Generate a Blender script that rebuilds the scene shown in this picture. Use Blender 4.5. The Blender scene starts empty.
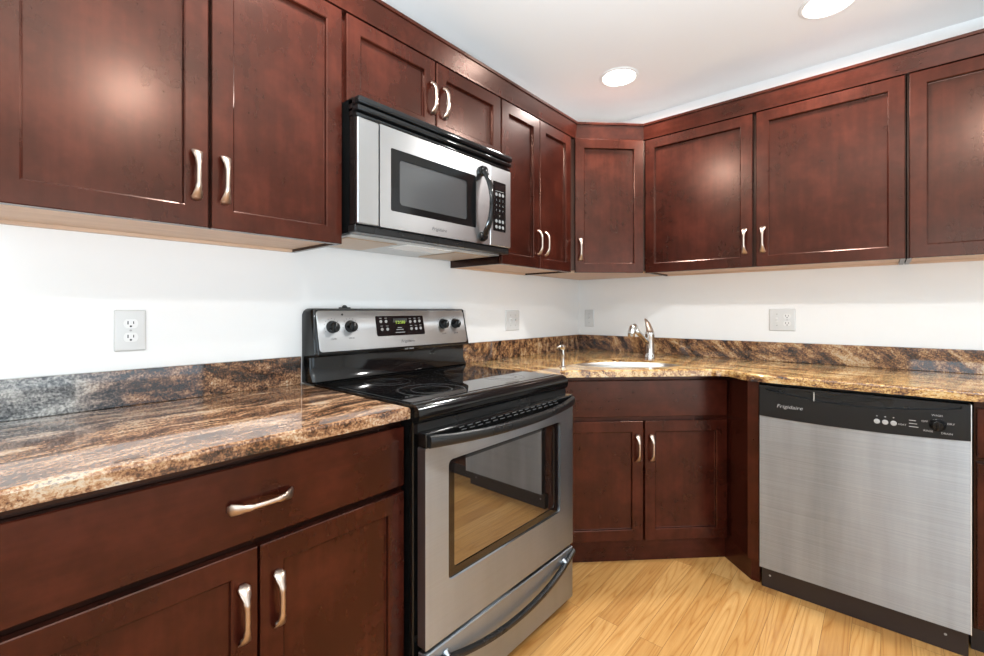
import bpy, bmesh, math, random
from mathutils import Matrix, Vector

random.seed(4)
R = math.radians
sc = bpy.context.scene
COL = sc.collection

# ------------------------------------------------------------------ camera, world, light, exposure
cam_d = bpy.data.cameras.new('camera')
cam = bpy.data.objects.new('camera', cam_d)
COL.objects.link(cam)
cam.location = (1.6388, -2.8208, 1.1853)
cam.rotation_euler = (R(90), 0, R(131.066 - 90))
cam_d.sensor_width = 36
cam_d.lens = 449.07 * 36 / 984
cam_d.shift_y = -(328 - 310.54) / 984
cam_d.clip_start = 0.02
sc.camera = cam

world = bpy.data.worlds.new('daylight')
sc.world = world
world.use_nodes = True
wn = world.node_tree.nodes
wn['Background'].inputs[0].default_value = (0.75, 0.87, 1.0, 1)
wn['Background'].inputs[1].default_value = 1.6

def area(name, loc, rot, sx, sy, power, color):
    l = bpy.data.lights.new(name, 'AREA')
    l.shape = 'RECTANGLE'; l.size = sx; l.size_y = sy
    l.energy = power; l.color = color
    o = bpy.data.objects.new(name, l); COL.objects.link(o)
    o.location = loc; o.rotation_euler = rot
    return o

# fill lamps set in two added, unseen windows behind and beside the camera
area('window_fill', (4.19, -2.2, 1.08), (0, R(90), 0), 2.0, 2.1, 37, (0.74, 0.89, 1.0))
area('window_fill', (2.95, -5.19, 1.45), (R(90), 0, 0), 2.1, 1.5, 48, (0.74, 0.89, 1.0))
# added fill lamp aimed up, bounced off the ceiling above the camera
area('ceiling_bounce_fill', (1.95, -2.7, 1.05), (R(180), 0, 0), .6, .6, 145, (0.74, 0.89, 1.0))
CAN_POWER = 26.0
CAN_COLOR = (1.0, 0.99, 0.97)

sc.view_settings.view_transform = 'Standard'
sc.view_settings.look = 'None'
sc.view_settings.gamma = 1
sc.view_settings.use_curve_mapping = False
sc.view_settings.exposure = -0.44

# ------------------------------------------------------------------ materials
def new_mat(name):
    m = bpy.data.materials.new(name); m.use_nodes = True
    nt = m.node_tree
    return m, nt, nt.nodes, nt.links, nt.nodes['Principled BSDF']

def plain(name, col, rough=.5, metal=0., ior=None, emis=None, es=0, coat=0):
    m, nt, N, L, p = new_mat(name)
    p.inputs['Base Color'].default_value = (*col, 1)
    p.inputs['Roughness'].default_value = rough
    p.inputs['Metallic'].default_value = metal
    if ior: p.inputs['IOR'].default_value = ior
    if emis:
        p.inputs['Emission Color'].default_value = (*emis, 1)
        p.inputs['Emission Strength'].default_value = es
    if coat: p.inputs['Coat Weight'].default_value = coat
    # faint procedural unevenness of the gloss
    tc = N.new('ShaderNodeTexCoord'); nz = N.new('ShaderNodeTexNoise')
    nz.inputs['Scale'].default_value = 9; nz.inputs['Detail'].default_value = 3
    L.new(tc.outputs['Object'], nz.inputs['Vector'])
    mr = N.new('ShaderNodeMapRange')
    mr.inputs['To Min'].default_value = max(.0, rough * .85); mr.inputs['To Max'].default_value = min(1, rough * 1.15 + .005)
    L.new(nz.outputs['Fac'], mr.inputs['Value']); L.new(mr.outputs['Result'], p.inputs['Roughness'])
    return m

def mapping(N, L, scale, rot=(0, 0, 0), loc=(0, 0, 0), src='Object'):
    tc = N.new('ShaderNodeTexCoord'); mp = N.new('ShaderNodeMapping')
    mp.inputs['Scale'].default_value = scale; mp.inputs['Rotation'].default_value = rot
    mp.inputs['Location'].default_value = loc
    L.new(tc.outputs[src], mp.inputs['Vector'])
    return mp

def noise(N, L, vec, scale, detail=4, rough=.5, dist=0):
    n = N.new('ShaderNodeTexNoise')
    n.inputs['Scale'].default_value = scale; n.inputs['Detail'].default_value = detail
    n.inputs['Roughness'].default_value = rough; n.inputs['Distortion'].default_value = dist
    L.new(vec, n.inputs['Vector'])
    return n

def ramp(N, L, fac, stops):
    r = N.new('ShaderNodeValToRGB')
    e = r.color_ramp.elements
    while len(e) < len(stops): e.new(.5)
    for el, (p, c) in zip(e, stops):
        el.position = p; el.color = (*c, 1)
    L.new(fac, r.inputs['Fac'])
    return r

def mathn(N, L, op, a, b, c=None):
    n = N.new('ShaderNodeMath'); n.operation = op
    for i, v in enumerate((a, b, c)):
        if v is None: continue
        if isinstance(v, (int, float)): n.inputs[i].default_value = v
        else: L.new(v, n.inputs[i])
    return n.outputs[0]

def mixc(N, L, fac, a, b, blend='MIX'):
    n = N.new('ShaderNodeMix'); n.data_type = 'RGBA'; n.blend_type = blend
    for i, v in ((0, fac), (6, a), (7, b)):
        if isinstance(v, (int, float)): n.inputs[i].default_value = v
        elif isinstance(v, tuple): n.inputs[i].default_value = (*v, 1)
        else: L.new(v, n.inputs[i])
    return n.outputs[2]

def cherry(name, horizontal=False, lift=1.0):
    m, nt, N, L, p = new_mat(name)
    g = mapping(N, L, (2.0, 26, 26) if horizontal else (26, 26, 2.0))
    grain = noise(N, L, g.outputs[0], 1.6, 7, .6, .1)
    b = mapping(N, L, (1, 1, 1))
    blot = noise(N, L, b.outputs[0], 6.0, 4, .55, 0)
    fine = noise(N, L, b.outputs[0], 38, 4, .6, 0)
    f = mathn(N, L, 'MULTIPLY_ADD', blot.outputs['Fac'], .60, mathn(N, L, 'MULTIPLY_ADD', grain.outputs['Fac'], .24, mathn(N, L, 'MULTIPLY', fine.outputs['Fac'], .16)))
    c = ramp(N, L, f, [(.33, (.0125 * lift, .0024 * lift, .0015 * lift)), (.5, (.029 * lift, .0053 * lift, .0029 * lift)),
                       (.68, (.054 * lift, .0108 * lift, .0059 * lift))])
    L.new(c.outputs[0], p.inputs['Base Color'])
    mr = N.new('ShaderNodeMapRange')
    mr.inputs['To Min'].default_value = .20; mr.inputs['To Max'].default_value = .25
    L.new(blot.outputs['Fac'], mr.inputs['Value']); L.new(mr.outputs[0], p.inputs['Roughness'])
    p.inputs['IOR'].default_value = 1.48
    p.inputs['Specular Tint'].default_value = (1.0, .60, .46, 1)
    bp = N.new('ShaderNodeBump'); bp.inputs['Strength'].default_value = .05; bp.inputs['Distance'].default_value = .002
    L.new(grain.outputs['Fac'], bp.inputs['Height']); L.new(bp.outputs[0], p.inputs['Normal'])
    return m

BROWN = ((.26, .125, .060), (.39, .235, .130), (.52, .42, .31))
RUST = ((.28, .130, .055), (.43, .245, .105), (.58, .43, .27))
GOLD = ((.30, .145, .050), (.50, .29, .095), (.64, .47, .24))
def granite(name, rot, shift=0.0, grey=False, stretch=1.0, seed=0.0, gold=BROWN):
    m, nt, N, L, p = new_mat(name)
    base = mapping(N, L, (1, 1, 1), loc=(seed, seed * .7, 0))
    warp = noise(N, L, base.outputs[0], 2.2, 3, .5)
    add = N.new('ShaderNodeVectorMath'); add.operation = 'MULTIPLY_ADD'
    L.new(warp.outputs['Color'], add.inputs[0]); add.inputs[1].default_value = (.22, .22, .22)
    L.new(base.outputs[0], add.inputs[2])
    mp = N.new('ShaderNodeMapping'); mp.vector_type = 'TEXTURE'
    mp.inputs['Rotation'].default_value = rot
    mp.inputs['Scale'].default_value = (1.0 * stretch, .13, .13)
    L.new(add.outputs[0], mp.inputs['Vector'])
    streak = noise(N, L, mp.outputs[0], 3.2, 10, .72)
    patch = noise(N, L, add.outputs[0], 8, 5, .62)
    speck = noise(N, L, base.outputs[0], 150, 3, .7)
    vor = N.new('ShaderNodeTexVoronoi'); vor.inputs['Scale'].default_value = 240
    L.new(base.outputs[0], vor.inputs['Vector'])
    cell = N.new('ShaderNodeSeparateColor'); L.new(vor.outputs['Color'], cell.inputs[0])
    f = mathn(N, L, 'MULTIPLY', streak.outputs['Fac'], .78)
    f = mathn(N, L, 'MULTIPLY_ADD', patch.outputs['Fac'], .20, f)
    f = mathn(N, L, 'MULTIPLY_ADD', speck.outputs['Fac'], .26, f)
    f = mathn(N, L, 'MULTIPLY_ADD', cell.outputs[0], .09, f)
    f = mathn(N, L, 'ADD', f, -.165 + shift)
    c = ramp(N, L, f, [(.39, (.012, .010, .009)), (.45, (.050, .026, .017)), (.495, (.135, .060, .030)),
                       (.535, gold[0]), (.585, gold[1]), (.65, gold[2]), (.73, (.20, .17, .15))])
    col = c.outputs[0]
    if grey:
        tc = N.new('ShaderNodeTexCoord'); sp = N.new('ShaderNodeSeparateXYZ'); L.new(tc.outputs['Object'], sp.inputs[0])
        big = noise(N, L, base.outputs[0], 3.0, 3, .5)
        t = mathn(N, L, 'MULTIPLY_ADD', big.outputs['Fac'], .55, mathn(N, L, 'MULTIPLY', sp.outputs[1], -1.0))
        mr = N.new('ShaderNodeMapRange'); mr.inputs['From Min'].default_value = 2.80; mr.inputs['From Max'].default_value = 2.98
        L.new(t, mr.inputs['Value'])
        mr2 = N.new('ShaderNodeMapRange'); mr2.inputs['From Min'].default_value = .32; mr2.inputs['From Max'].default_value = .18
        L.new(sp.outputs[0], mr2.inputs['Value'])
        k = mathn(N, L, 'MULTIPLY', mr.outputs[0], mr2.outputs[0])
        gr = ramp(N, L, f, [(.40, (.02, .020, .020)), (.47, (.12, .115, .11)), (.54, (.29, .275, .255)), (.62, (.54, .51, .46)), (.7, (.2, .2, .2))])
        col = mixc(N, L, k, col, gr.outputs[0])
    L.new(col, p.inputs['Base Color'])
    p.inputs['Roughness'].default_value = .045
    p.inputs['IOR'].default_value = 1.62
    return m

def stainless(name, col=(.60, .585, .56), rough=.27, horizontal=True, aniso=.85, band=.12):
    m, nt, N, L, p = new_mat(name)
    p.inputs['Metallic'].default_value = 1
    g = mapping(N, L, (1.2, 220, 220) if horizontal else (220, 220, 1.2))
    n = noise(N, L, g.outputs[0], 2.0, 4, .6)
    b = mapping(N, L, (7, 7, .8)); nb = noise(N, L, b.outputs[0], 1.0, 4, .6)
    f = mathn(N, L, 'MULTIPLY_ADD', nb.outputs['Fac'], .6, mathn(N, L, 'MULTIPLY', n.outputs['Fac'], .4))
    c = ramp(N, L, f, [(.3, tuple(v * (1 - band) for v in col)), (.7, tuple(min(1, v * (1 + band)) for v in col))])
    L.new(c.outputs[0], p.inputs['Base Color'])
    mr = N.new('ShaderNodeMapRange'); mr.inputs['To Min'].default_value = rough * .8; mr.inputs['To Max'].default_value = rough * 1.25
    L.new(n.outputs['Fac'], mr.inputs['Value']); L.new(mr.outputs[0], p.inputs['Roughness'])
    if aniso:
        p.inputs['Anisotropic'].default_value = aniso
        p.inputs['Anisotropic Rotation'].default_value = ANROT
        tg = N.new('ShaderNodeTangent'); tg.direction_type = 'RADIAL'; tg.axis = 'Z'
        L.new(tg.outputs[0], p.inputs['Tangent'])
    return m

ANROT = 0.25
def oak_floor():
    m, nt, N, L, p = new_mat('oak_strip_floor')
    mp = mapping(N, L, (1, 1, 1), rot=(0, 0, R(90)), loc=(.31, .02, 0))
    br = N.new('ShaderNodeTexBrick')
    br.offset = .37; br.offset_frequency = 2
    br.inputs['Scale'].default_value = 1
    br.inputs['Brick Width'].default_value = .95; br.inputs['Row Height'].default_value = .0826
    br.inputs['Mortar Size'].default_value = .0007; br.inputs['Mortar Smooth'].default_value = .2; br.inputs['Bias'].default_value = 0
    br.inputs['Color1'].default_value = (0, 0, 0, 1); br.inputs['Color2'].default_value = (1, 1, 1, 1)
    br.inputs['Mortar'].default_value = (.5, .5, .5, 1)
    L.new(mp.outputs[0], br.inputs['Vector'])
    sep = N.new('ShaderNodeSeparateColor'); L.new(br.outputs['Color'], sep.inputs[0])
    tint = sep.outputs[0]
    # cathedral grain: rings of a stretched noise field, offset plank by plank
    gm = mapping(N, L, (10.0, .55, 1))
    off = N.new('ShaderNodeCombineXYZ'); L.new(mathn(N, L, 'MULTIPLY', tint, 37.0), off.inputs[0]); L.new(mathn(N, L, 'MULTIPLY', tint, 11.0), off.inputs[1])
    av = N.new('ShaderNodeVectorMath'); av.operation = 'ADD'; L.new(gm.outputs[0], av.inputs[0]); L.new(off.outputs[0], av.inputs[1])
    fld = noise(N, L, av.outputs[0], .8, 2, .4)
    ring = mathn(N, L, 'PINGPONG', mathn(N, L, 'MULTIPLY', fld.outputs['Fac'], 25.0), .5)
    ring = mathn(N, L, 'MULTIPLY', ring, 2.0)
    rp = ramp(N, L, ring, [(.0, (0, 0, 0)), (.18, (.55, .55, .55)), (.6, (1, 1, 1))])
    fm = mapping(N, L, (160, 5, 1)); fine = noise(N, L, fm.outputs[0], 1, 4, .6)
    c = ramp(N, L, tint, [(0, (.42, .205, .062)), (.35, (.485, .25, .078)), (.7, (.53, .285, .094)), (1, (.57, .325, .120))])
    dark = mixc(N, L, 1.0, c.outputs[0], (.76, .64, .50), 'MULTIPLY')
    rr = N.new('ShaderNodeSeparateColor'); L.new(rp.outputs[0], rr.inputs[0])
    c1 = mixc(N, L, rr.outputs[0], dark, c.outputs[0])
    fr = ramp(N, L, fine.outputs['Fac'], [(.3, (.80, .74, .66)), (.6, (1, 1, 1))])
    c2 = mixc(N, L, .8, c1, fr.outputs[0], 'MULTIPLY')
    c3 = mixc(N, L, br.outputs['Fac'], c2, (.16, .07, .02))
    L.new(c3, p.inputs['Base Color'])
    p.inputs['Roughness'].default_value = .33
    bp = N.new('ShaderNodeBump'); bp.inputs['Strength'].default_value = .12; bp.inputs['Distance'].default_value = .002; bp.invert = True
    L.new(br.outputs['Fac'], bp.inputs['Height']); L.new(bp.outputs[0], p.inputs['Normal'])
    return m

def paint(name, col, rough=.6, bump=.04, scale=90):
    m, nt, N, L, p = new_mat(name)
    mp = mapping(N, L, (1, 1, 1)); n = noise(N, L, mp.outputs[0], scale, 4, .6, .4)
    n2 = noise(N, L, mp.outputs[0], 1.2, 3, .5)
    c = ramp(N, L, n2.outputs['Fac'], [(.3, tuple(v * .975 for v in col)), (.7, col)])
    L.new(c.outputs[0], p.inputs['Base Color'])
    p.inputs['Roughness'].default_value = rough
    bp = N.new('ShaderNodeBump'); bp.inputs['Strength'].default_value = bump; bp.inputs['Distance'].default_value = .004
    L.new(n.outputs['Fac'], bp.inputs['Height']); L.new(bp.outputs[0], p.inputs['Normal'])
    return m

def window_glass():
    m, nt, N, L, p = new_mat('window_glass')
    tr = N.new('ShaderNodeBsdfTransparent'); gl = N.new('ShaderNodeBsdfGlossy'); gl.inputs['Roughness'].default_value = .02
    fr = N.new('ShaderNodeFresnel'); mx = N.new('ShaderNodeMixShader')
    L.new(fr.outputs[0], mx.inputs[0]); L.new(tr.outputs[0], mx.inputs[1]); L.new(gl.outputs[0], mx.inputs[2])
    L.new(mx.outputs[0], N['Material Output'].inputs['Surface'])
    return m

def pale_ply(name):
    m, nt, N, L, p = new_mat(name)
    mp = mapping(N, L, (3, 30, 30)); n = noise(N, L, mp.outputs[0], 1.5, 5, .6, .3)
    c = ramp(N, L, n.outputs['Fac'], [(.3, (.52, .34, .22)), (.7, (.66, .46, .32))])
    L.new(c.outputs[0], p.inputs['Base Color']); p.inputs['Roughness'].default_value = .45
    return m

M = dict(
    cherry=cherry('dark_cherry'), cherry_h=cherry('dark_cherry_crosswise', True),
    cherry_shade=cherry('shaded_cherry', False, .28),  # cherry darkened for carcasses: shade in the door gaps put into the colour
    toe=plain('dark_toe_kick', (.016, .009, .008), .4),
    gap=plain('shadow_gap_black', (.006, .004, .004), .6),
    ply=pale_ply('pale_plywood'),
    gr_left=granite('granite_left', (0, 0, R(97)), .02, True, 1.0, 0),
    gr_lsplash=granite('granite_left_splash', (R(-38), 0, R(90)), -.012, True, .32, 3.1),
    gr_right=granite('granite_right', (0, 0, R(-8)), .062, False, 1.0, 5.3, GOLD),
    gr_rsplash=granite('granite_right_splash', (0, R(38), 0), +.014, False, .6, 1.7, RUST),
    steel=stainless('brushed_stainless', (.43, .465, .50), .42),
    steel_v=stainless('brushed_stainless_upright', (.31, .325, .34), .42, True, .85, .30),
    steel_mw=stainless('brushed_stainless_bright', (.47, .475, .48), .30, True, .6, .035),
    steel_f=stainless('brushed_stainless_fascia', (.56, .565, .57), .55, True, .8, .06),
    trimsteel=plain('bright_steel_edge', (.75, .75, .74), .45, .6),
    chrome=plain('chrome', (.60, .59, .575), .08, 1),
    nickel=plain('satin_nickel', (.52, .415, .345), .30, 1),
    black=plain('black_enamel', (.005, .005, .005), .09, ior=1.42),
    blackm=plain('black_moulded_plastic', (.010, .010, .010), .28, ior=1.42),
    dwpanel=plain('charcoal_control_panel', (.008, .008, .008), .34, ior=1.35),
    slate=plain('dark_grey_steel', (.05, .05, .055), .4),
    cook=plain('ceramic_glass', (.004, .004, .0045), .03, ior=1.55),
    ring=plain('burner_marking', (.045, .045, .047), .16),
    ovenglass=plain('oven_door_glass', (.010, .008, .007), .02, ior=3.6),
    ovenin=plain('oven_glass_border', (.006, .005, .005), .05, ior=1.7),
    mwglass=plain('mesh_screen_glass', (.10, .10, .10), .16, .55),
    white=plain('white_plastic', (.74, .73, .71), .25),
    ivory=plain('white_switch_plastic', (.64, .635, .62), .22),
    slot=plain('socket_slot', (.01, .01, .01), .5),
    mark=plain('printed_grey_marking', (.36, .35, .34), .5),
    markdim=plain('printed_dim_marking', (.20, .20, .195), .5),
    markd=plain('printed_dark_marking', (.05, .05, .05), .5),
    slotgrey=plain('vent_slot_grey', (.09, .09, .09), .3),
    led=plain('green_display_digits', (.2, .3, .02), .4, emis=(.62, .85, .12), es=.6),
    lcd=plain('display_window', (.010, .006, .006), .2, ior=1.3),
    grille=plain('tan_filter_mesh', (.50, .36, .24), .35, .3),
    lamplens=plain('hood_lamp_lens', (.85, .85, .82), .2),
    cav=plain('galvanised_hood_pan', (.55, .55, .54), .35, .7),
    lens=plain('can_light_diffuser', (.9, .9, .9), .4, emis=(1, .95, .86), es=26.0),
    wall=paint('white_wall_paint', (.84, .835, .82)),
    ceil=paint('ceiling_plaster', (.87, .865, .85), .7, .10, 12),
    trimw=plain('white_trim_paint', (.8, .79, .77), .35),
    floor=oak_floor(), glass=window_glass(),
    sink=stainless('sink_steel', (.50, .48, .45), .30, True, 0),
)

# ------------------------------------------------------------------ frames:  (a along the run, d out from the wall, z up) -> world
FRAMES = {
    'A': Matrix(((0, 1, 0, 0), (1, 0, 0, 0), (0, 0, 1, 0), (0, 0, 0, 1))),        # left wall: a = y, d = x
    'B': Matrix(((1, 0, 0, 0), (0, -1, 0, 0), (0, 0, 1, 0), (0, 0, 0, 1))),       # right wall: a = x, d = -y
    'D': Matrix(((.70710678, .70710678, 0, 0), (.70710678, -.70710678, 0, 0), (0, 0, 1, 0), (0, 0, 0, 1))),
    'W': Matrix.Identity(4),
}
ROT = {'A': R(90), 'B': 0, 'D': R(45), 'W': 0}
INFO = {}

def tag(o, label=None, cat=None, group=None, kind=None):
    if label: o['label'] = label
    if cat: o['category'] = cat
    if group: o['group'] = group
    if kind: o['kind'] = kind
    return o

def thing(name, label, cat, fr, a, d, z, group=None):
    o = bpy.data.objects.new(name, None); COL.objects.link(o)
    loc = FRAMES[fr] @ Vector((a, d, z))
    o.location = loc; o.rotation_euler = (0, 0, ROT[fr])
    o.empty_display_size = .1
    INFO[o.name] = (Matrix.Translation(loc) @ Matrix.Rotation(ROT[fr], 4, 'Z'), fr)
    return tag(o, label, cat, group)

def obj(name, bm, mat, parent=None, smooth=False, fr=None, recalc=True, label=None):
    if recalc: bmesh.ops.recalc_face_normals(bm, faces=bm.faces)
    me = bpy.data.meshes.new(name)
    if parent is not None:
        base, pf = INFO[parent.name]
        T = base.inverted() @ FRAMES[fr or pf]
    else:
        base, pf, T = Matrix.Identity(4), fr or 'W', FRAMES[fr or 'W']
    bm.transform(T)
    if T.determinant() < 0: bmesh.ops.reverse_faces(bm, faces=bm.faces)
    bm.to_mesh(me); bm.free()
    mats = mat if isinstance(mat, (list, tuple)) else [mat]
    for m in mats: me.materials.append(m)
    o = bpy.data.objects.new(name, me); COL.objects.link(o)
    if parent is not None: o.parent = parent
    INFO[o.name] = (base, pf)
    if smooth:
        for f in me.polygons: f.use_smooth = True
        if smooth != 'all':
            me.set_sharp_from_angle(angle=R(38))
    if label: o['label'] = label
    return o

# ------------------------------------------------------------------ mesh helpers (all add to a bmesh)
def NB(): return bmesh.new()

def box(bm, a0, a1, d0, d1, z0, z1, bev=0, seg=1):
    vs = [bm.verts.new(p) for p in ((a0, d0, z0), (a1, d0, z0), (a1, d1, z0), (a0, d1, z0), (a0, d0, z1), (a1, d0, z1), (a1, d1, z1), (a0, d1, z1))]
    fs = [bm.faces.new([vs[i] for i in q]) for q in ((0, 1, 2, 3), (4, 5, 6, 7), (0, 1, 5, 4), (1, 2, 6, 5), (2, 3, 7, 6), (3, 0, 4, 7))]
    if bev:
        es = list({e for f in fs for e in f.edges})
        bmesh.ops.bevel(bm, geom=es, offset=bev, segments=seg, affect='EDGES', profile=.5)
    return bm

def loft(bm, loops, cap0=True, cap1=True, close=True):
    rings = [[bm.verts.new(p) for p in l] for l in loops]
    n = len(rings[0])
    for A, B in zip(rings, rings[1:]):
        for i in range(n if close else n - 1):
            j = (i + 1) % n
            bm.faces.new((A[i], A[j], B[j], B[i]))
    if cap0: bm.faces.new(rings[0])
    if cap1: bm.faces.new(rings[-1])
    return rings

def tube(bm, pts, rad, n=12, flat=None, up=None):
    pts = [Vector(p) for p in pts]
    loops = []
    prev = None
    for i, p in enumerate(pts):
        t = (pts[min(i + 1, len(pts) - 1)] - pts[max(i - 1, 0)]).normalized()
        ref = Vector(up) if up else (prev if prev else (Vector((0, 0, 1)) if abs(t.z) < .9 else Vector((1, 0, 0))))
        s = t.cross(ref).normalized(); u = s.cross(t).normalized(); prev = u
        r = rad[i] if isinstance(rad, (list, tuple)) else rad
        ru, rs = (r if isinstance(r, tuple) else (r, r))
        loops.append([p + u * (ru * math.cos(2 * math.pi * k / n)) + s * (rs * math.sin(2 * math.pi * k / n)) for k in range(n)])
    loft(bm, loops)

def lathe(bm, prof, c, axis='z', n=28):
    loops = []
    for r, h in prof:
        l = []
        for k in range(n):
            x, y = r * math.cos(2 * math.pi * k / n), r * math.sin(2 * math.pi * k / n)
            l.append({'z': (c[0] + x, c[1] + y, c[2] + h), 'd': (c[0] + x, c[1] + h, c[2] + y), 'a': (c[0] + h, c[1] + x, c[2] + y)}[axis])
        loops.append(l)
    loft(bm, loops)

def prism(bm, poly, z0, z1):
    loft(bm, [[(x, y, z0) for x, y in poly], [(x, y, z1) for x, y in poly]])

def rrect(a0, a1, z0, z1, r, n=5):
    pts = []
    for cx, cz, s in ((a1 - r, z1 - r, 0), (a0 + r, z1 - r, 90), (a0 + r, z0 + r, 180), (a1 - r, z0 + r, 270)):
        for k in range(n + 1):
            t = R(s + 90 * k / n); pts.append((cx + r * math.cos(t), cz + r * math.sin(t)))
    return pts

def rplate(bm, a0, a1, z0, z1, d0, d1, r, soft=.001, lean=0, n=5):
    """rounded rectangular plate facing +d; lean pushes its bottom outward"""
    def L(ins, d):
        return [(x, d + lean * (1 - (z - z0) / (z1 - z0)), z) for x, z in rrect(a0 + ins, a1 - ins, z0 + ins, z1 - ins, max(r - ins, .0004), n)]
    loft(bm, [L(0, d0), L(0, d1 - soft), L(soft * .7, d1 - soft * .25), L(soft * 1.8, d1)])

def frame_ring(bm, outer, inner, d0, d1):
    """flat ring between two equal-count outlines in the a-z plane, with thickness"""
    loops = [[(x, d0, z) for x, z in outer], [(x, d1, z) for x, z in outer], [(x, d1, z) for x, z in inner], [(x, d0, z) for x, z in inner]]
    rings = [[bm.verts.new(p) for p in l] for l in loops]
    n = len(outer)
    for q in range(4):
        A, B = rings[q], rings[(q + 1) % 4]
        for i in range(n):
            j = (i + 1) % n; bm.faces.new((A[i], A[j], B[j], B[i]))

def text_bm(bm, s, size, a, d, z, lean=0, depth=.0005, align='CENTER', shear=0, xs=1.0):
    cu = bpy.data.curves.new('t', 'FONT'); cu.body = s; cu.size = size; cu.extrude = depth / 2; cu.align_x = align; cu.align_y = 'CENTER'
    cu.shear = shear; cu.resolution_u = 3
    o = bpy.data.objects.new('t', cu); COL.objects.link(o)
    bpy.context.view_layer.update()
    me = bpy.data.meshes.new_from_object(o.evaluated_get(bpy.context.evaluated_depsgraph_get()))
    bpy.data.objects.remove(o); bpy.data.curves.remove(cu)
    t = bmesh.new(); t.from_mesh(me)
    for v in t.verts:
        x, y, zz = v.co
        v.co = (a + x * xs, d + zz + depth / 2 - lean * y, z + y)
    t.to_mesh(me); t.free(); bm.from_mesh(me); bpy.data.meshes.remove(me)

# ------------------------------------------------------------------ room shell
def struct(name, bm, mat): return tag(obj(name, bm, mat), kind='structure')
XW, YW, H = 4.2, -5.2, 2.44
b = NB(); box(b, -.12, XW + .12, YW - .12, .12, -.1, 0); struct('floor', b, M['floor'])
b = NB(); box(b, -.12, XW + .12, YW - .12, .12, H, H + .1); struct('ceiling', b, M['ceil'])
b = NB(); box(b, -.12, 0, YW - .12, .12, 0, H); struct('wall_left', b, M['wall'])
b = NB(); box(b, 0, XW + .12, 0, .12, 0, H); struct('wall_right', b, M['wall'])
b = NB()   # side wall with an opening for an added window
w0, w1, s0, s1 = -3.3, -1.1, .04, 2.12
box(b, XW, XW + .12, YW - .12, w0, 0, H); box(b, XW, XW + .12, w1, 0, 0, H)
box(b, XW, XW + .12, w0, w1, 0, s0); box(b, XW, XW + .12, w0, w1, s1, H)
struct('wall_side', b, M['wall'])
s0, s1 = .7, 2.2
b = NB()
box(b, 0, 1.9, YW - .12, YW, 0, H); box(b, 4.0, XW, YW - .12, YW, 0, H)
box(b, 1.9, 4.0, YW - .12, YW, 0, s0); box(b, 1.9, 4.0, YW - .12, YW, s1, H)
struct('wall_rear', b, M['wall'])
def window(name, along, a0, a1, s0, s1):
    o = bpy.data.objects.new(name, None); COL.objects.link(o); INFO[o.name] = (Matrix.Identity(4), 'W'); tag(o, kind='structure')
    f = NB(); g = NB()
    def bx(bm, p0, p1, t0, t1, z0, z1):
        if along == 'y': box(bm, XW + t0, XW + t1, p0, p1, z0, z1)
        else: box(bm, p0, p1, YW - t1, YW - t0, z0, z1)
    mid = (a0 + a1) / 2
    for p0, p1 in ((a0, a0 + .05), (a1 - .05, a1), (mid - .03, mid + .03)): bx(f, p0, p1, .03, .09, s0, s1)
    for z0, z1 in ((s0, s0 + .05), (s1 - .05, s1)): bx(f, a0, a1, .03, .09, z0, z1)
    bx(g, a0 + .05, a1 - .05, .058, .062, s0 + .05, s1 - .05)
    obj('window_frame', f, M['trimw'], o); obj('pane', g, M['glass'], o)
window('added_window_1', 'y', w0, w1, .04, 2.12)  # both windows are added out of view to carry the fill light
window('added_window_2', 'x', 1.9, 4.0, s0, s1)
b = NB(); box(b, XW - .014, XW, YW, w0 - .02, 0, .11, .003); struct('baseboard_side', b, M['trimw'])
b = NB(); box(b, 0, XW - .014, YW, YW + .014, 0, .11, .003); struct('baseboard_rear', b, M['trimw'])

# ------------------------------------------------------------------ cabinet parts
def door_panel(parent, a0, a1, z0, z1, d, sw=.053, t=.020, mat='cherry', name='door'):
    bm = NB()
    def L(i, dd): return [(a0 + i, dd, z0 + i), (a1 - i, dd, z0 + i), (a1 - i, dd, z1 - i), (a0 + i, dd, z1 - i)]
    loft(bm, [L(0, d), L(0, d + t - .002), L(.002, d + t), L(sw - .003, d + t), L(sw, d + t - .002), L(sw + .0015, d + t - .0115), L(sw + .003, d + t - .0122)])
    # hairline joints between stiles and rails
    return obj(name, bm, M[mat], parent)

def slab_front(parent, a0, a1, z0, z1, d, t=.020, name='drawer_front'):
    bm = NB(); box(bm, a0, a1, d, d + t, z0, z1, .002)
    return obj(name, bm, M['cherry_h'], parent)

def pull(parent, a, z, d, vertical=True, length=.128):
    """cast arch pull with fluted shell ends and two little collars"""
    bm = NB(); n = 25; m = 16; loops = []
    for i in range(n):
        t = -1 + 2 * i / (n - 1)
        s = t * length / 2
        out = .0035 + .0245 * max(0, 1 - abs(t) ** 3.2) ** .9
        at = abs(t)
        w = .0056 + .0076 * max(0, (at - .42) / .58) ** 1.1
        h = .0052 - .0014 * max(0, (at - .6) / .4)
        if at > .93: w *= .82
        if at == 1: w *= .6; h *= .6
        if abs(at - .46) < .05: w += .0010; h += .0010
        l = []
        for k in range(m):
            th = 2 * math.pi * k / m
            rw = w * (1 + (.10 * math.cos(4 * th) if at > .6 else 0))
            x, o = rw * math.cos(th), h * math.sin(th)
            l.append((a + x, d + out + o, z + s) if vertical else (a + s, d + out + o, z + x))
        loops.append(l)
    loft(bm, loops)
    for sgn in (-1, 1):                                   # feet that meet the front
        s = sgn * length * .455
        c = (a, d, z + s) if vertical else (a + s, d, z)
        lathe(bm, [(.0055, -.0005), (.0055, .003), (.0045, .006)], c, 'd', 12)
    return obj('handle', bm, M['nickel'], parent, smooth='all', label='satin nickel arched pull with fluted ends')

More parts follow.
